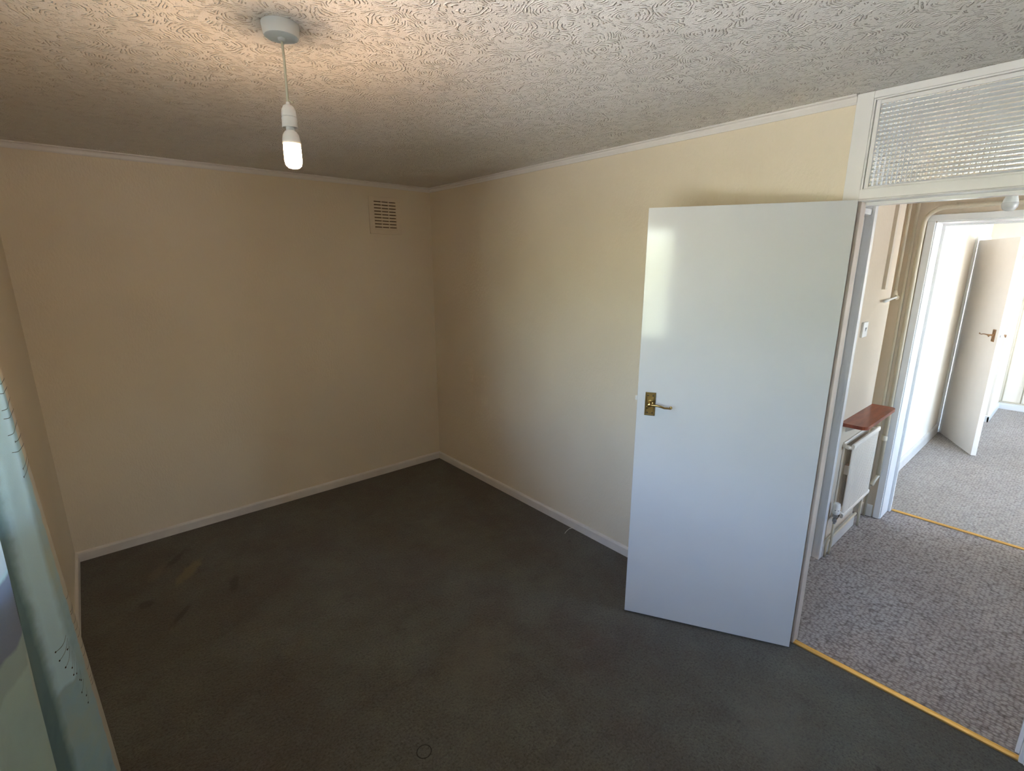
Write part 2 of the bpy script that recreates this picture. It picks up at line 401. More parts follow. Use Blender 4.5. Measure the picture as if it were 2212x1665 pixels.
fl = empty('window_2', (.02, -3.4945, 2.034)); tag(fl, 'fanlight of small squared obscure glass above the bedroom doorway', 'window', 'structure')
def flb(name, x0, x1, y0, y1, z0, z1): return obj(name, B(x0-.02, x1-.02, y0+3.4945, y1+3.4945, z0-2.034, z1-2.034, bev=.0015), M_white, fl)
for nm, x0, x1, g in (('sash_bead', -.004, .05, 0.0), ('glazing_bead', .004, .03, .007)):
    wd = .006 if g == 0 else .014
    flb(nm, x0, x1, -3.1-g, -3.1-g-wd, 2.034, 2.350); flb(nm, x0, x1, -3.889+g, -3.889+g+wd, 2.034, 2.350)
    flb(nm, x0, x1, -3.1-g-wd, -3.889+g+wd, 2.034+g*.4, 2.034+g*.4+wd*.6); flb(nm, x0, x1, -3.1-g-wd, -3.889+g+wd, 2.350-g-wd, 2.350-g)
# dimpled pane, real relief on the room side
gy0, gy1, gz0, gz1 = -3.866, -3.122, 2.046, 2.329
bm = bmesh.new(); pit = .0142; sub = 6
ny = int(round((gy1-gy0)/pit))*sub; nz = int(round((gz1-gz0)/pit))*sub
grid = []
for j in range(nz+1):
    row = []
    for i in range(ny+1):
        y = gy0+(gy1-gy0)*i/ny; z = gz0+(gz1-gz0)*j/nz
        hh = abs(math.cos(PI*i/sub))**.5*0 + (1-abs(math.cos(PI*(i+sub/2)/sub)))*0
        a = (i % sub)/sub-.5; b = (j % sub)/sub-.5
        hh = (1-(2*a)**2)*.0020 + (1-(2*b)**2)*.0026
        row.append(bm.verts.new((.012-hh-.02, y+3.4945, z-2.034)))
    grid.append(row)
for j in range(nz):
    for i in range(ny): bm.faces.new((grid[j][i], grid[j][i+1], grid[j+1][i+1], grid[j+1][i]))
bk = [bm.verts.new((.016-.02, y+3.4945, z-2.034)) for y, z in ((gy0, gz0), (gy1, gz0), (gy1, gz1), (gy0, gz1))]
bm.faces.new(bk)
bm.faces.new([grid[0][i] for i in range(ny+1)] + [bk[1], bk[0]]); bm.faces.new([grid[nz][i] for i in range(ny, -1, -1)] + [bk[3], bk[2]])
bm.faces.new([grid[j][ny] for j in range(nz+1)] + [bk[2], bk[1]]); bm.faces.new([grid[j][0] for j in range(nz, -1, -1)] + [bk[0], bk[3]])
obj('pane', bm, M_reed, fl, True, 50)

# ------------------------------------------------------------------ bedroom door leaf, open into the room
d1 = empty('door_1', (-.0586, -3.1145, .012), 2.0854); tag(d1, 'flat white gloss bedroom door standing open into the room', 'door', 'structure')
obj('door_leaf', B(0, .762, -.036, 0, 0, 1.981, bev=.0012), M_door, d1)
def lever_set(parent, s, z, side, flip, mat=M_brass, latch=True, L=.092):
    """backplate and scroll lever; side=+1 stands out along +y"""
    bp = empty('door_handle', (s, 0 if side > 0 else 0, z)); bp.parent = parent
    y = lambda v: side*v
    bm = bmesh.new(); hw, hh = .0235, .0555
    box(bm, -hw, hw, y(0), y(.004), -hh, hh, bev=.001)
    obj('backplate', bm, M_brassd if mat is M_brass else mat, bp)
    bm = bmesh.new()
    for (a, b, c, d) in ((-hw+.002, hw-.002, hh-.0065, hh-.002), (-hw+.002, hw-.002, -hh+.002, -hh+.0065), (-hw+.002, -hw+.0065, -hh+.0065, hh-.0065), (hw-.0065, hw-.002, -hh+.0065, hh-.0065)):
        box(bm, a, b, y(.004), y(.0065), c, d, bev=.0008)
    box(bm, -.0155, .0155, y(.004), y(.0058), -.047, .047, bev=.0008)
    obj('raised_border', bm, mat, bp)
    for sx in (-.011, .011):
        for sz in (-.0405, .0405):
            obj('screw', lathe(bmesh.new(), [(0, -.001), (.0031, 0), (.0024, .0012), (0, .0013)], (sx, y(.0058), sz), 12, (0, side, 0)), M_black, bp)
    bm = bmesh.new(); cz = .004
    lathe(bm, [(.013, 0), (.013, .004), (.010, .007), (.008, .012), (.007, .03), (.0085, .036), (.0075, .042), (0, .044)], (0, y(.0055), cz), 20, (0, side, 0))
    obj('boss', bm, mat, bp, True, 40)
    f = flip; pts = []
    for t in range(25):
        q = t/24
        pts.append((f*L*q, y(.040 + .006*math.sin(q*PI)), cz + .005*math.sin(q*PI*.9)*1 - .022*q*q + (.012*max(0, q-.72)/.28)))
    e = pts[-1]
    for t in range(1, 14):  # scroll end
        a = -PI/2 + t/13*PI*1.45; rad = .0052*(1-.45*t/13)
        pts.append((e[0]+f*rad*math.cos(a), e[1], e[2]+.0052+rad*math.sin(a)))
    rr = [.0062-.0024*min(1, t/24) for t in range(25)] + [.0036-.0008*t/13 for t in range(1, 14)]
    bm = tube(bmesh.new(), pts, rr, 12); 
    lathe(bm, [(0, -.006), (.0055, -.004), (.0062, 0), (.0055, .004), (0, .006)], (-f*.009, y(.040), cz-.010), 14, (0, 1, 0))
    obj('lever', bm, mat, bp, True, 60)
    return bp
lever_set(d1, .7025, 1.1315-.012, 1, -1)
lever_set(d1, .7025, 1.1315-.012, -1, -1).location.y = -.036
obj('latch', prism(bmesh.new(), [(.762, -.024), (.773, -.020), (.773, -.016), (.762, -.010)], 'z', 1.13, 1.15), M_plastic, d1)
for hz in (.22, 1.75):
    obj('hinge', lathe(bmesh.new(), [(0, 0), (.005, 0), (.005, .1), (0, .1)], (-.002, -.038, hz), 14), M_brassd, d1, True, 40)

# brass threshold bars
def threshold(name, x, y0, y1, wd, label):
    o = empty(name, (x, (y0+y1)/2, 0)); tag(o, label, 'threshold bar', None, 'brass threshold bars in the doorways')
    h = (y1-y0)/2
    obj('plate', prism(bmesh.new(), [(-wd/2, .0), (wd/2, 0), (wd/2, .0035), (-wd/2, .0035)], 'y', -h, h), M_gold, o)
    for s in (-1, 1):
        c = s*(wd/2-.0035)
        obj('ridge', prism(bmesh.new(), [(c-.0035, .0035), (c+.0035, .0035), (c+.003, .006), (c, .0072), (c-.003, .006)], 'y', -h, h), M_gold, o)
threshold('threshold_bar', .012, -3.876, -3.1125, .030, 'brass threshold bar between the dark bedroom carpet and hall carpet')
threshold('threshold_bar', 1.967, -3.83, -3.06, .026, 'brass threshold bar across the far doorway of the hall')

# ------------------------------------------------------------------ air vent
v = empty('air_vent', (-.4195, 0, 2.135)); tag(v, 'cream slotted air vent set high near the room corner', 'air vent')
VW, VH = .134, .138
bm = bmesh.new(); prof = [(VW, 0), (VW, .006), (VW-.008, .011), (VW-.014, .011), (VW-.016, .009)]
cols = [(-.088, -.032), (-.026, .028), (.034, .088)]
iw, ih = .092, .106
for a in ((-VW, VW, ih, VH), (-VW, VW, -VH, -ih), (-VW, -iw, -ih, ih), (iw, VW, -ih, ih)):
    box(bm, a[0], a[1], -.010, 0, a[2], a[3], bev=.0015)
obj('vent_frame', bm, M_cream, v)
obj('vent_back', B(-iw, iw, -.0015, -.0005, -ih, ih), plain('dark_brown_vent_back', (.17, .125, .08), .8), v)  # plain dark brown backing behind the slats
for x in (-.030, .031): obj('divider', B(x-.003, x+.003, -.0095, -.0015, -ih, ih), M_cream, v)
sm = None
rows = 9; pitch = 2*ih/rows
for r in range(rows):
    zc = ih - pitch*(r+.5)
    for a, b in ((-iw, -.033), (-.027, .028), (.034, iw)):
        bm = bmesh.new(); prism(bm, [(-.0095, -pitch*.5), (-.0075, -pitch*.5), (-.002, pitch*.12), (-.0095, pitch*.12+.001), (-.0105, pitch*.10)], 'x', a, b)
        o = obj('slat', bm, M_cream, v); o.location = (0, 0, zc)

# ------------------------------------------------------------------ pendant light
px, py = -1.817, -2.225
pl = empty('pendant_light', (px, py, H)); tag(pl, 'bare lit bulb hanging on a white flex from a round ceiling rose', 'pendant light')
z = lambda a: a-H
obj('ceiling_rose', lathe(bmesh.new(), [(0, 0), (.0475, 0), (.0475, -.004), (.0445, -.026), (.0425, -.0305), (.040, -.0315), (.010, -.0325), (.009, -.038), (.006, -.040), (0, -.040)], seg=48), M_plastic, pl, True, 40)
obj('flex', tube(bmesh.new(), [(0, 0, -.038), (.0015, 0, -.08), (.0008, 0, -.13), (0, 0, z(2.186))], .0033, 10), M_cord, pl, True)
obj('flex_tail', tube(bmesh.new(), [(0, 0, z(2.194)), (.004, -.003, z(2.194)), (.009, -.006, z(2.189)), (.013, -.008, z(2.190))], .0021, 8), M_cord, pl, True)
lh = obj('lampholder', lathe(bmesh.new(), [(0, z(2.190)), (.005, z(2.190)), (.006, z(2.184)), (.013, z(2.180)), (.0185, z(2.170)), (.0195, z(2.160)), (.0195, z(2.1535)), (.0185, z(2.1525)), (.0185, z(2.1515)), (.0200, z(2.1505)), (.0205, z(2.126)), (.0190, z(2.125)), (.017, z(2.128)), (0, z(2.128))], seg=40), M_plastic, pl, True, 35)
bulb = obj('bulb_base', lathe(bmesh.new(), [(0, z(2.127)), (.011, z(2.127)), (.0115, z(2.118)), (.016, z(2.115)), (.0215, z(2.106)), (.0235, z(2.096)), (.0245, z(2.086)), (.023, z(2.083)), (0, z(2.083))], seg=40), M_plastic, pl, True, 35)
obj('glowing_tube', lathe(bmesh.new(), [(0, z(2.085)), (.0215, z(2.085)), (.0228, z(2.07)), (.0228, z(2.040)), (.0205, z(2.029)), (.014, z(2.0225)), (.006, z(2.0205)), (0, z(2.020))], seg=40), M_glow, bulb, True, 60)

# ------------------------------------------------------------------ curtain
cu = empty('curtain', (0, 0, 0)); tag(cu, 'pale blue and green watercolour print curtain hanging by the window', 'curtain')
cu.location = (-2.54, -1.8, 0)
def smooth(a, b, x):
    t = max(0, min(1, (x-a)/(b-a))); return t*t*(3-2*t)
CP = [(-2.500, -1.792), (-2.481, -1.800), (-2.491, -1.845), (-2.506, -1.885), (-2.521, -1.907), (-2.558, -1.935), (-2.582, -1.972), (-2.589, -2.030), (-2.584, -2.12), (-2.566, -2.21), (-2.553, -2.265), (-2.555, -2.30), (-2.568, -2.36), (-2.583, -2.42), (-2.592, -2.50), (-2.588, -2.60), (-2.575, -2.66)]
PL = []
for i in range(len(CP)-1):
    p0, p1, p2, p3 = CP[max(0, i-1)], CP[i], CP[i+1], CP[min(len(CP)-1, i+2)]
    for k in range(8):
        t = k/8; PL.append(tuple(.5*((2*p1[c])+(-p0[c]+p2[c])*t+(2*p0[c]-5*p1[c]+4*p2[c]-p3[c])*t*t+(-p0[c]+3*p1[c]-3*p2[c]+p3[c])*t**3) for c in (0, 1)))
PL.append(CP[-1]); AL = [0.0]
for p, q in zip(PL, PL[1:]): AL.append(AL[-1]+math.hypot(q[0]-p[0], q[1]-p[1]))
def plan(s):
    s = max(0, min(AL[-1]-1e-6, s)); lo = 0
    for lo in range(len(AL)-1):
        if AL[lo] <= s <= AL[lo+1]: break
    t = (s-AL[lo])/(AL[lo+1]-AL[lo]); p, q = PL[lo], PL[lo+1]
    return p[0]+(q[0]-p[0])*t, p[1]+(q[1]-p[1])*t
def cxy(s, zz):
    x, y = plan(s)
    x -= .034*zz*(1-smooth(0, .24, s))               # leading edge leans back towards the wall higher up
    x += (.0035*math.sin(s*31+zz*2.3) + .003*math.sin(s*13-zz*4.1))*smooth(.05, .12, s)
    y += .006*math.sin(zz*3.3+s*9)
    return x, y
def cpt(s, zz, off=0):
    x0, y0 = cxy(s-.003, zz); x1, y1 = cxy(s+.003, zz); x, y = cxy(s, zz)
    t = Vector((x1-x0, y1-y0, 0)).normalized(); n_ = Vector((-t.y, t.x, 0))   # towards the room
    return Vector((x+2.54, y+1.8, zz)) + n_*off
ns, nzz = 240, 60; z0c, z1c = .015, 2.22; smax = AL[-1]
bm = bmesh.new(); uvl = bm.loops.layers.uv.new('UVMap'); G = []; uvm = {}
for j in range(nzz+1):
    zz = z0c+(z1c-z0c)*j/nzz; row = []
    for i in range(ns+1):
        s = smax*i/ns; vtx = bm.verts.new(cpt(s, zz)); uvm[vtx] = (s, zz); row.append(vtx)
    G.append(row)
for j in range(nzz):
    for i in range(ns):
        f = bm.faces.new((G[j][i], G[j][i+1], G[j+1][i+1], G[j+1][i]))
        for lp in f.loops: lp[uvl].uv = uvm[lp.vert]
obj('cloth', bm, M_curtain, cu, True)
# printed strokes: thin curved hairs with dot tips (flat print lying on the cloth)
bm = bmesh.new()
def stroke(s0, z0, s1, z1, bend, dot=True, wd=.0012):
    N = 10; P = []
    for i in range(N+1):
        q = i/N; P.append((s0+(s1-s0)*q, z0+(z1-z0)*q + bend*math.sin(q*PI)))
    L = [bm.verts.new(cpt(s, zz+wd*(1-.4*i/N), .0012)) for i, (s, zz) in enumerate(P)]; R = [bm.verts.new(cpt(s, zz-wd*(1-.4*i/N), .0012)) for i, (s, zz) in enumerate(P)]
    for i in range(N): bm.faces.new((L[i], L[i+1], R[i+1], R[i]))
    if dot:
        s, zz = P[-1]; bm.faces.new([bm.verts.new(cpt(s+.0032*math.cos(a), zz+.0032*math.sin(a), .0014)) for a in [k*PI/4 for k in range(8)]])
for zz, l, dz, d in ((1.45, .11, 0, 0), (1.425, .12, .0, 0), (1.395, .12, -.016, 0), (1.36, .12, -.004, 0), (1.325, .12, -.016, 0), (1.285, .095, .0, 1), (1.255, .12, .006, 0), (1.222, .085, -.02, 1), (1.205, .095, -.024, 1)):
    stroke(.025, zz, .025+l, zz+dz, -.006, bool(d))
for zz in (.757, .708, .699, .665, .640, .612, .57, .54, .487, .455, .44, .425): stroke(.024, zz, .062, zz-.012, -.006, False)
for a in ((.115, .655, .170, .635), (.112, .640, .165, .600), (.110, .628, .128, .612), (.112, .610, .152, .565), (.108, .590, .130, .545), (.104, .575, .132, .520), (.102, .545, .118, .512), (.098, .510, .112, .482), (.097, .503, .106, .475), (.096, .470, .120, .440), (.094, .435, .104, .412), (.094, .420, .106, .385)):
    stroke(*a, -.007)
for k in range(16): stroke(.515, 1.035-.0056*k, .548, 1.032-.0056*k, -.002, False, .0007)
po = obj('printed_strokes', bm, M_ink, cu); po['kind'] = 'stuff'
obj('curtain_rail', B(-.035, .02, -1.15, .10, 2.215, 2.235, bev=.003), M_plastic, cu)
obj('rail_bracket', B(-.06, -.030, -.62, -.59, 2.212, 2.25), M_plastic, cu)

# loose thread by the baseboard
tag(obj('loose_thread', tube(bmesh.new(), [(-.107, -1.716, .003), (-.08, -1.706, .006), (-.05, -1.704, .012), (-.025, -1.710, .012), (-.0155, -1.716, .008)], .0013, 6), M_plastic, smooth=True), 'pale curved thread lying on carpet against the right baseboard', 'thread')

# ------------------------------------------------------------------ hall shell
HX, HY, HE, XR = 1.745, -2.925, -5.1, 1.5
struct('floor_hall', B(.008, 1.965, HE, -2.70, -.12, -.001), M_loop, 'grey beige loop pile carpet in the hall', 'floor')
struct('ceiling_hall', B(.04, HX+.22, HE, -2.70, H, H+.12), M_ceil, 'white hall ceiling beyond the fanlight', 'ceiling')
bm = bmesh.new()
box(bm, .895, XR, HY, HY+.2, 0, H)                # panel with the radiator
box(bm, .06, .13, HY, HY+.2, 0, H)
box(bm, XR, 1.85, -2.80, -2.7, 0, H)               # recess where the pipes run
struct('wall_hall_left', bm, M_hall, 'cream hall wall behind the radiator and mahogany shelf', 'wall')
bm = bmesh.new()
box(bm, HX, 1.955, -3.01, -2.7, 0, H); box(bm, HX, 1.955, HE, -3.875, 0, H); box(bm, HX, 1.955, -3.875, -3.01, 2.035, H)
struct('wall_hall_far', bm, M_hall, 'cream hall wall around the far doorway', 'wall')
bm = bmesh.new(); box(bm, .0, .55, HE-.1, HE, 0, H); box(bm, 1.40, 1.85, HE-.1, HE, 0, H); box(bm, .55, 1.40, HE-.1, HE, 2.0, H); box(bm, .55, 1.40, HE-.1, HE, 0, .8)
struct('wall_hall_end', bm, M_hall, 'hall wall around the glazed front door, out of view', 'wall')
struct('wall_hall_near', B(-.02, .075, HE, YF-.1, 0, H), M_hall, 'cream hall wall beyond the bedroom, out of view', 'wall')
casement('window_3', 'glazed front door panel lighting the hall, out of view', .55, 1.40, HE-.08, HE-.03, .8, 2.0, 1, 'y')
struct('baseboard_hall', prism(bmesh.new(), [(HY+p[0], p[1]) for p in skirt_profile(-1, .016, .085)], 'x', .9, XR), M_skirt, 'white baseboard under the hall radiator', 'baseboard')
bm = bmesh.new(); prism(bm, [(HX+p[0], p[1]) for p in skirt_profile(-1, .014, .085)], 'y', -2.985, -2.80)
struct('baseboard_hall_far', bm, M_skirt, 'short white baseboard between the pipes and far door frame', 'baseboard')

# side doorway in the hall's left wall (seen edge on)
sd = empty('door_3', (.515, HY, 0)); tag(sd, 'narrow view of a closed white door and frame beside the radiator', 'door', 'structure')
def sb(name, x0, x1, y0, y1, z0, z1, mat=M_white, bev=.0015): return obj(name, B(x0-.515, x1-.515, y0-HY, y1-HY, z0, z1, bev=bev), mat, sd)
sb('architrave', .852, .897, HY-.014, HY, 0, 2.376-.002); sb('architrave', .12, .165, HY-.014, HY, 0, 2.374)
sb('jamb', .858, .895, HY, HY+.12, 0, 2.374); sb('jamb', .13, .16, HY, HY+.12, 0, 2.374)
sb('door_stop', .845, .858, HY+.03, HY+.05, 0, 2.0); 
sb('head', .16, .858, HY+.002, HY+.10, 2.008, 2.036); sb('head', .16, .858, HY, HY+.12, 2.34, 2.374)
sb('door_leaf', .162, .857, HY+.052, HY+.092, .008, 2.006, M_door)
sb('fanlight_panel', .162, .857, HY+.052, HY+.06, 2.038, 2.338, M_door)

# far door frame of the hall
fd = empty('trim_5', (HX, -3.44, 0)); tag(fd, 'white door frame of the far doorway beneath the bent pipe', 'door frame', 'structure')
def fdb(name, x0, x1, y0, y1, z0, z1, mat=M_white, bev=.0015): return obj(name, B(x0-HX, x1-HX, y0+3.44, y1+3.44, z0, z1, bev=bev), mat, fd)
for s, a in ((1, -3.034), (-1, -3.856)):
    fdb('architrave', HX-.014, HX, a, a+s*.038, 0, 2.0175)
    fdb('jamb', HX-.002, 1.925, a-s*.006, a+s*.02, 0, 2.0095)
    fdb('door_stop', 1.925, 1.955, a-s*.022, a+s*.02, 0, 1.9975)
fdb('head', HX-.014, HX, -3.894, -2.996, 2.018, 2.056); fdb('head_lining', HX-.002, 1.925, -3.85, -3.04, 2.010, 2.04); fdb('head_stop', 1.925, 1.955, -3.85, -3.04, 1.998, 2.04)

# radiator
ra = empty('radiator', (1.28, -2.96, 0)); tag(ra, 'cream double panel radiator on the hall wall beneath a shelf', 'radiator')
RX0, RX1, RZ0, RZ1, RYF, RYB = 1.012, 1.548, .243, .718, -2.985, -2.938
def rad_panel(yf, th, flutes):
    bm = bmesh.new(); n = 21; wd = RX1-RX0-.03; x0 = RX0+.015
    prof = []
    for i in range(n):
        a = x0+wd*i/n; p = wd/n
        prof += [(a, yf+.008), (a+p*.22, yf), (a+p*.60, yf), (a+p*.82, yf+.008)]
    prof.append((x0+wd, yf+.008))
    poly = [(x-1.28, y+2.96) for x, y in prof] + [(x0+wd-1.28, yf+th+2.96), (x0-1.28, yf+th+2.96)]
    z0, z1 = RZ0+.022, RZ1-.022
    A = [bm.verts.new((p[0], p[1], z0)) for p in poly]; Bq = [bm.verts.new((p[0], p[1], z1)) for p in poly]
    m_ = len(poly)
    for i in range(m_): bm.faces.new((A[i], Bq[i], Bq[(i+1) % m_], A[(i+1) % m_]))
    bm.faces.new(A); bm.faces.new(Bq[::-1])
    for zc in (RZ0+.013, RZ1-.013): # rolled header channels
        poly = [(yf-.001, zc-.012), (yf+.004, zc-.015), (yf+th, zc-.014), (yf+th, zc+.014), (yf+.004, zc+.015), (yf-.002, zc+.010), (yf-.0035, zc)]
        prism(bm, [(p[0]+2.96, p[1]) for p in poly], 'x', RX0-1.28, RX1-1.28)
    return bm
obj('front_panel', rad_panel(RYF, .013, True), M_rad, ra)
bm = rad_panel(RYB+.001, .010, True)
obj('back_panel', bm, M_rad, ra)
for zc in (RZ1-.022, RZ0+.025):
    for x in (RX0+.006, RX1-.006):
        obj('header_tee', lathe(bmesh.new(), [(.012, 0), (.012, .034)], (x-1.28, RYF+.010+2.96, zc), 18, (0, 1, 0)), M_rad, ra, True, 40)
obj('bleed_plug', lathe(bmesh.new(), [(0, 0), (.010, 0), (.010, .012), (.006, .014), (.005, .018), (0, .018)], (RX0-1.28+.002, 0.0, RZ1-.022), 14, (-1, 0, 0)), M_rad, ra, True, 40)
vx, vy = .962-1.28, 0.0   # valve
obj('valve_head', lathe(bmesh.new(), [(0, .352), (.014, .352), (.0175, .349), (.0195, .335), (.0205, .308), (.0215, .306), (.0215, .290), (.019, .282), (.016, .279), (0, .279)], (vx, vy, 0), 28), M_plastic, ra, True, 35)
for a in range(5):
    an = -PI/2 + (a-2)*.75
    obj('head_slot', B(-.0035, .0035, -.0008, .0008, -.0013, .0013), M_black, ra).matrix_basis = Matrix.Translation((vx+.0206*math.cos(an), vy+.0206*math.sin(an), .310)) @ Matrix.Rotation(an+PI/2, 4, 'Z')
obj('valve_body', lathe(bmesh.new(), [(0, .280), (.015, .280), (.015, .262), (.009, .256), (.009, .246), (.012, .244), (.012, .228), (.008, .224), (.0075, .212), (0, .212)], (vx, vy, 0), 20), M_grey, ra, True, 35)
obj('valve_tail', tube(bmesh.new(), [(vx, vy, .248), (vx+.03, vy, .248), (RX0-1.28+.01, vy, .258)], .0105, 14), M_brassd, ra, True)
obj('feed_pipe', tube(bmesh.new(), [(vx, vy, .214), (vx, vy+.0, .10), (vx+.004, vy+.003, .04), (vx+.012, vy+.006, -.001)], .0078, 12), M_pipe, ra, True)
obj('return_pipe', tube(bmesh.new(), [(RX1-1.28-.03, 0, RZ0+.02), (RX1-1.28-.03, 0, .10), (RX1-1.28-.03, 0, .0)], .008, 12), M_pipe, ra, True)
obj('bracket', B(-.20, -.16, .0, .034, .50, .56), M_rad, ra); obj('bracket', B(.16, .20, .0, .034, .50, .56), M_rad, ra)

# horizontal pipe along the baseboard
obj('skirting_pipe', tube(bmesh.new(), [(a-1.28, b+2.96, c) for a, b, c in ((.925, -2.946, .0), (.925, -2.948, .07), (.935, -2.949, .095), (.965, -2.950, .104), (1.47, -2.950, .104))], .0078, 12), M_pipe, ra, True)

# shelf over the radiator
sh = empty('shelf', (1.205, -2.99, .857)); tag(sh, 'mahogany coloured shelf with clipped corners above the hall radiator', 'shelf')
bm = bmesh.new(); x0, x1, y0, y1 = .898-1.205, 1.517-1.205, -3.056+2.99, HY+2.99; cl = .035
poly = [(x0, y1), (x0, y0+cl)] + [(x0+cl-cl*math.cos(a), y0+cl-cl*math.sin(a)) for a in (PI/8, PI/4, 3*PI/8)] + [(x0+cl, y0), (x1-cl, y0)] + [(x1-cl+cl*math.sin(a), y0+cl-cl*math.cos(a)) for a in (PI/8, PI/4, 3*PI/8)] + [(x1, y0+cl), (x1, y1)]
prism(bm, poly, 'z', -.008, .012); obj('board', bm, M_mahog, sh)
for x in (-.18, .2): obj('bracket', prism(bmesh.new(), [(.064, -.008), (-.03, -.008), (.058, -.07), (.064, -.07)], 'x', x-.008, x+.008), M_white, sh)

# light switch
sw = empty('light_switch', (1.035, HY, 1.398)); tag(sw, 'small white light switch on the hall wall above shelf', 'light switch')
obj('switch_plate', B(-.043, .043, -.012, 0, -.043, .043, bev=.003), M_plastic, sw)
obj('rocker', prism(bmesh.new(), [(-.012, -.010), (-.017, .012), (-.012, .012)], 'x', -.006, .006), M_grey, sw)
# trunking
tr = empty('cable_trunking', (1.29, HY, 1.62)); tag(tr, 'painted cable trunking dropping from ceiling to mid hall wall', 'trunking')
obj('trunking_cover', B(-.022, .022, -.018, 0, 0, H-1.62-.001, bev=.001), M_trunk, tr)
obj('end_cap', B(-.023, .023, -.019, 0, -.004, .004, bev=.001), M_trunk, tr)

# pipes in the recess and over the far doorway
def pipe(name, pts, r, label, extras=()):
    o = empty(name, pts[0]); tag(o, label, 'pipe'); b0 = Vector(pts[0])
    obj('pipe_run', tube(bmesh.new(), [Vector(p)-b0 for p in pts], r, 12), M_pipe, o, True)
    return o, b0
pa, b0 = pipe('riser_pipe', [(1.712, -2.899, 1.585), (1.712, -2.897, H-.002)], .0095, 'thin cream pipe ending in the stop valve with lever')
obj('valve_nut', lathe(bmesh.new(), [(0, -.03), (.013, -.03), (.017, -.022), (.017, .0), (.013, .008), (.010, .02), (0, .02)], (0, 0, -.01), 12), M_pipe, pa, True, 40)
obj('valve_nut', lathe(bmesh.new(), [(0, 0), (.014, 0), (.016, .008), (.014, .02), (0, .022)], (-.004, -.004, -.034), 12, (-.8, -1, 0)), M_pipe, pa, True, 40)
obj('lever', tube(bmesh.new(), [(-.004, -.014, -.032), (-.14, -.025, -.034), (-.29, -.038, -.037), (-.34, -.042, -.038), (-.43, -.050, -.040)], [.006, .006, .0065, .0085, .009], 10), M_plastic, pa, True)
pipe('riser_pipe', [(1.716, -2.946, .0), (1.716, -2.944, .8), (1.716, -2.938, H-.002)], .0095, 'middle cream pipe running from floor to ceiling in the recess')
pts = [(1.712, -2.988, .33), (1.712, -2.980, 1.90)] + [(1.712, -2.98-.10+.10*math.cos(a), 1.995+.10*math.sin(a)) for a in [k*PI/2/8 for k in range(1, 9)]] + [(1.712, -3.3, 2.097), (1.712, -4.2, 2.098)]
pc, b0 = pipe('bent_pipe', pts, .0135, 'thick cream pipe bending over the far door frame')
obj('pipe_collar', lathe(bmesh.new(), [(.0135, -.03), (.018, -.025), (.018, .0), (.0145, .01)], (0, .004, .28), 16), M_pipe, pc, True, 40)
obj('pipe_clip', lathe(bmesh.new(), [(.0135, 0), (.017, 0), (.017, .02), (.0135, .02)], (0, -.165, 2.097-.33), 16, (0, 1, 0)), M_pipe, pc, True, 40)
pipe('drop_pipe', [(1.712, -2.988, .328), (1.70, -2.975, .29), (1.66, -2.972, .262)], .012, 'short cream pipe curving from the thick pipe to radiator')

# hall bulb
hb = empty('hall_light', (1.0, -3.424, H)); tag(hb, 'unlit frosted bulb hanging in the hall just below transom', 'pendant light')
obj('ceiling_rose', lathe(bmesh.new(), [(0, 0), (.045, 0), (.040, -.028), (0, -.03)], seg=32), M_plastic, hb, True, 40)
obj('flex', tube(bmesh.new(), [(0, 0, -.03), (0, 0, 2.19-H)], .003, 8), M_cord, hb, True)
obj('lampholder', lathe(bmesh.new(), [(0, 2.195-H), (.012, 2.19-H), (.018, 2.17-H), (.018, 2.13-H), (0, 2.13-H)], seg=24), M_plastic, hb, True, 35)
obj('bulb_neck', lathe(bmesh.new(), [(0, 2.13-H), (.013, 2.13-H), (.014, 2.11-H), (.019, 2.075-H), (.0265, 2.045-H), (.0275, 2.037-H), (0, 2.037-H)], seg=32), M_grey and plain('pale_grey_bulb_body', (.74, .77, .74), .4), hb, True, 35)
obj('bulb_dome', lathe(bmesh.new(), [(.0285, 2.037-H), (.030, 2.030-H), (.028, 2.016-H), (.021, 2.004-H), (.011, 1.999-H), (0, 1.9975-H)], seg=32), M_frost, hb, True, 60)

# ------------------------------------------------------------------ room beyond
LY, LE, LX = -2.887, -5.4, 6.25
struct('floor_lounge', B(1.965, 6.45, LE-.1, -2.7, -.12, 0), M_loop2, 'pale grey carpet in the bright room beyond', 'floor')
struct('ceiling_lounge', B(1.955, 6.45, LE-.1, -2.7, H, H+.12), M_ceil, 'ceiling of the bright room beyond', 'ceiling')
struct('wall_lounge_left', B(1.955, 5.37, LY, -2.7, 0, H), M_lounge, 'pale sunlit wall just inside the far doorway', 'wall')
bm = bmesh.new(); box(bm, 5.37, LX+.1, -3.19, -2.7, 0, H)
struct('wall_lounge_pier', bm, M_lounge, 'projecting papered wall corner seen past the far door', 'wall')
struct('wall_lounge_far', B(LX, LX+.1, LE, -3.19, 0, H), M_lounge, 'cream papered end wall with thin pipes on it', 'wall')
LW0, LW1, LZ0, LZ1 = 2.3, 6.1, .2, 2.3
bm = bmesh.new(); box(bm, 1.955, 2.2, LE-.1, LE, 0, H); box(bm, 3.5, 4.7, LE-.1, LE, 0, H); box(bm, 6.1, 6.35, LE-.1, LE, 0, H)
for _a, _b in ((2.2, 3.5), (4.7, 6.1)): box(bm, _a, _b, LE-.1, LE, 0, LZ0); box(bm, _a, _b, LE-.1, LE, LZ1, H)
struct('wall_lounge_window', bm, M_lounge, 'window wall of the room beyond, out of view', 'wall')
casement('window_4', 'first window lighting the room beyond, out of view', 2.2, 3.5, LE-.08, LE-.03, LZ0, LZ1, 1, 'y')
casement('window_5', 'second window at the far end of the room beyond, out of view', 4.7, 6.1, LE-.08, LE-.03, LZ0, LZ1, 1, 'y')
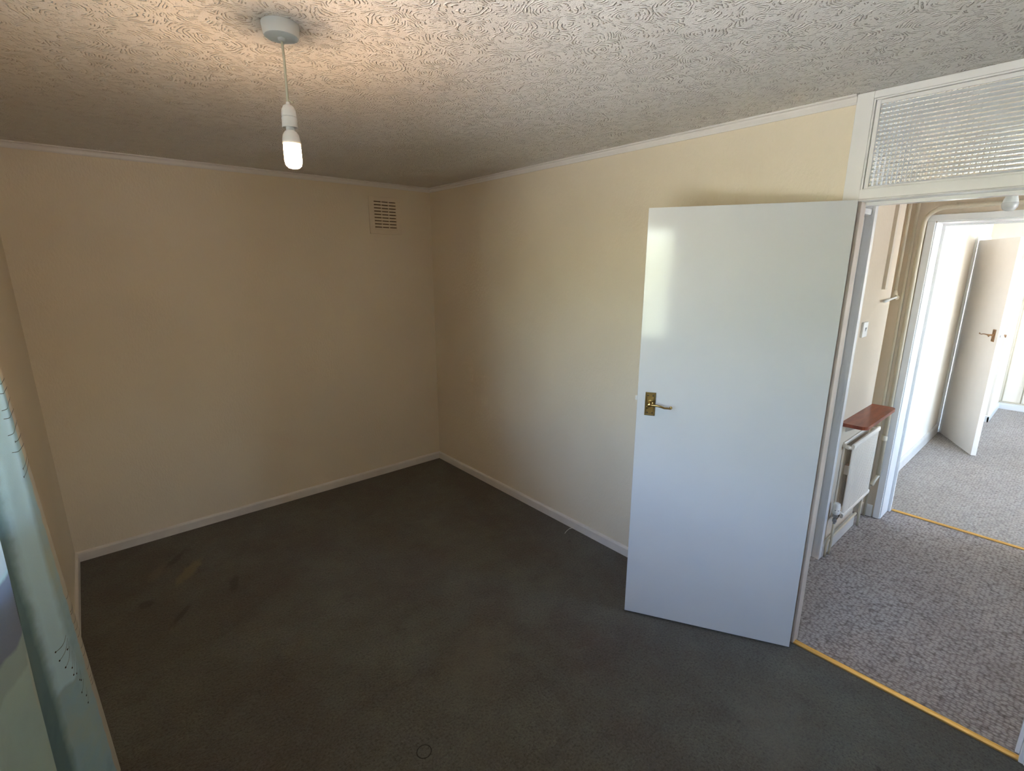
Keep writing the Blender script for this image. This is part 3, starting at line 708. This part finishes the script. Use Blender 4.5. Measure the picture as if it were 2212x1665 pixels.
struct('baseboard_lounge_left', prism(bmesh.new(), [(LY+p[0], p[1]) for p in skirt_profile(-1, .018, .10)], 'x', 1.965, 4.415), M_skirt, 'white baseboard leading to the far open door', 'baseboard')
bm = bmesh.new(); prism(bm, [(5.37+p[0], p[1]) for p in skirt_profile(-1, .015, .075)], 'y', -3.205, LY)
prism(bm, [(-3.19+p[0], p[1]) for p in skirt_profile(-1, .015, .075)], 'x', 5.355, LX)
prism(bm, [(LX+p[0], p[1]) for p in skirt_profile(-1, .015, .075)], 'y', LE, -3.19)
struct('baseboard_lounge_far', bm, M_white, 'white baseboard around the far end of the bright room', 'baseboard')
# its side doorway
ld = empty('trim_6', (4.86, LY, 0)); tag(ld, 'white frame of the side doorway the far door hangs in', 'door frame', 'structure')
def lb(name, x0, x1, y0, y1, z0, z1, mat=M_white): return obj(name, B(x0-4.86, x1-4.86, y0-LY, y1-LY, z0, z1, bev=.0015), mat, ld)
lb('architrave', 4.42, 4.475, LY-.016, LY, 0, 2.055); lb('architrave', 5.25, 5.305, LY-.016, LY, 0, 2.055); lb('head', 4.475, 5.25, LY-.016, LY, 2.003, 2.055)
lb('closed_panel', 4.475, 5.25, LY-.004, LY, 0, 2.003)
# its leaf
d2 = empty('door_2', (4.487, -2.906, .006), math.atan2(-.466, -.885)); tag(d2, 'far cream white door ajar in the bright room beyond', 'door', 'structure')
obj('door_leaf', B(0, .74, 0, .040, 0, 1.985, bev=.0012), plain('far_door_paint', (.76, .71, .66), .35, var=.02), d2)
M_brass2 = plain('brown_bronze', (.36, .20, .10), .35, metal=.7)
lever_set(d2, .668, 1.128, -1, -1, M_brass2, L=.16)
h2 = lever_set(d2, .668, 1.128, 1, -1, M_brass2); h2.location.y = .040
obj('latch_plate', B(.7395, .7412, .008, .032, 1.09, 1.17), M_plastic, d2)
obj('latch', B(.741, .749, .014, .026, 1.12, 1.14), M_grey, d2)
# thin pipes on the end wall
lp = empty('wall_pipes', (LX, -3.3, .095)); tag(lp, 'thin cream pipes above the baseboard of the end wall', 'pipe')
obj('pipe_run', tube(bmesh.new(), [(-.012, .10, -.012), (-.012, .10, 0), (-.012, -.6, 0)], .007, 8), M_pipe, lp, True)
obj('pipe_run', tube(bmesh.new(), [(-.012, .085, .0), (-.012, .085, H-.1)], .006, 8), M_pipe, lp, True)
obj('pipe_run', tube(bmesh.new(), [(-.012, -.085, .0), (-.012, -.085, H-.1)], .007, 8), M_pipe, lp, True)

# ------------------------------------------------------------------ outdoors (seen only in the door's gloss and as daylight)
struct('ground', B(-30, 30, -30, 20, -.5, -.35), M_lawn, 'garden lawn outside the windows', 'lawn')
def hedge(name, x, y, ln, ht, dp, along, label):
    bm = bmesh.new(); rnd = random.Random(3)
    for k in range(150):
        t = rnd.random(); r = rnd.uniform(.45, .9); zz = rnd.uniform(-.2, ht); o = rnd.uniform(-dp/2, dp/2)
        c = (x+o, y+ln*t, zz) if along == 'y' else (x+ln*t, y+o, zz)
        rr = bmesh.ops.create_icosphere(bm, subdivisions=2, radius=r, matrix=Matrix.Translation(c))
        for v_ in rr['verts']: v_.co += (v_.co-Vector(c)).normalized()*rnd.uniform(-.18, .18)
    tag(obj(name, bm, M_leaves), label, 'hedge', 'stuff')
hedge('hedge', -12.5, -13, 20, 2.6, 1.2, 'y', 'tall leafy garden hedge outside the bedroom window')
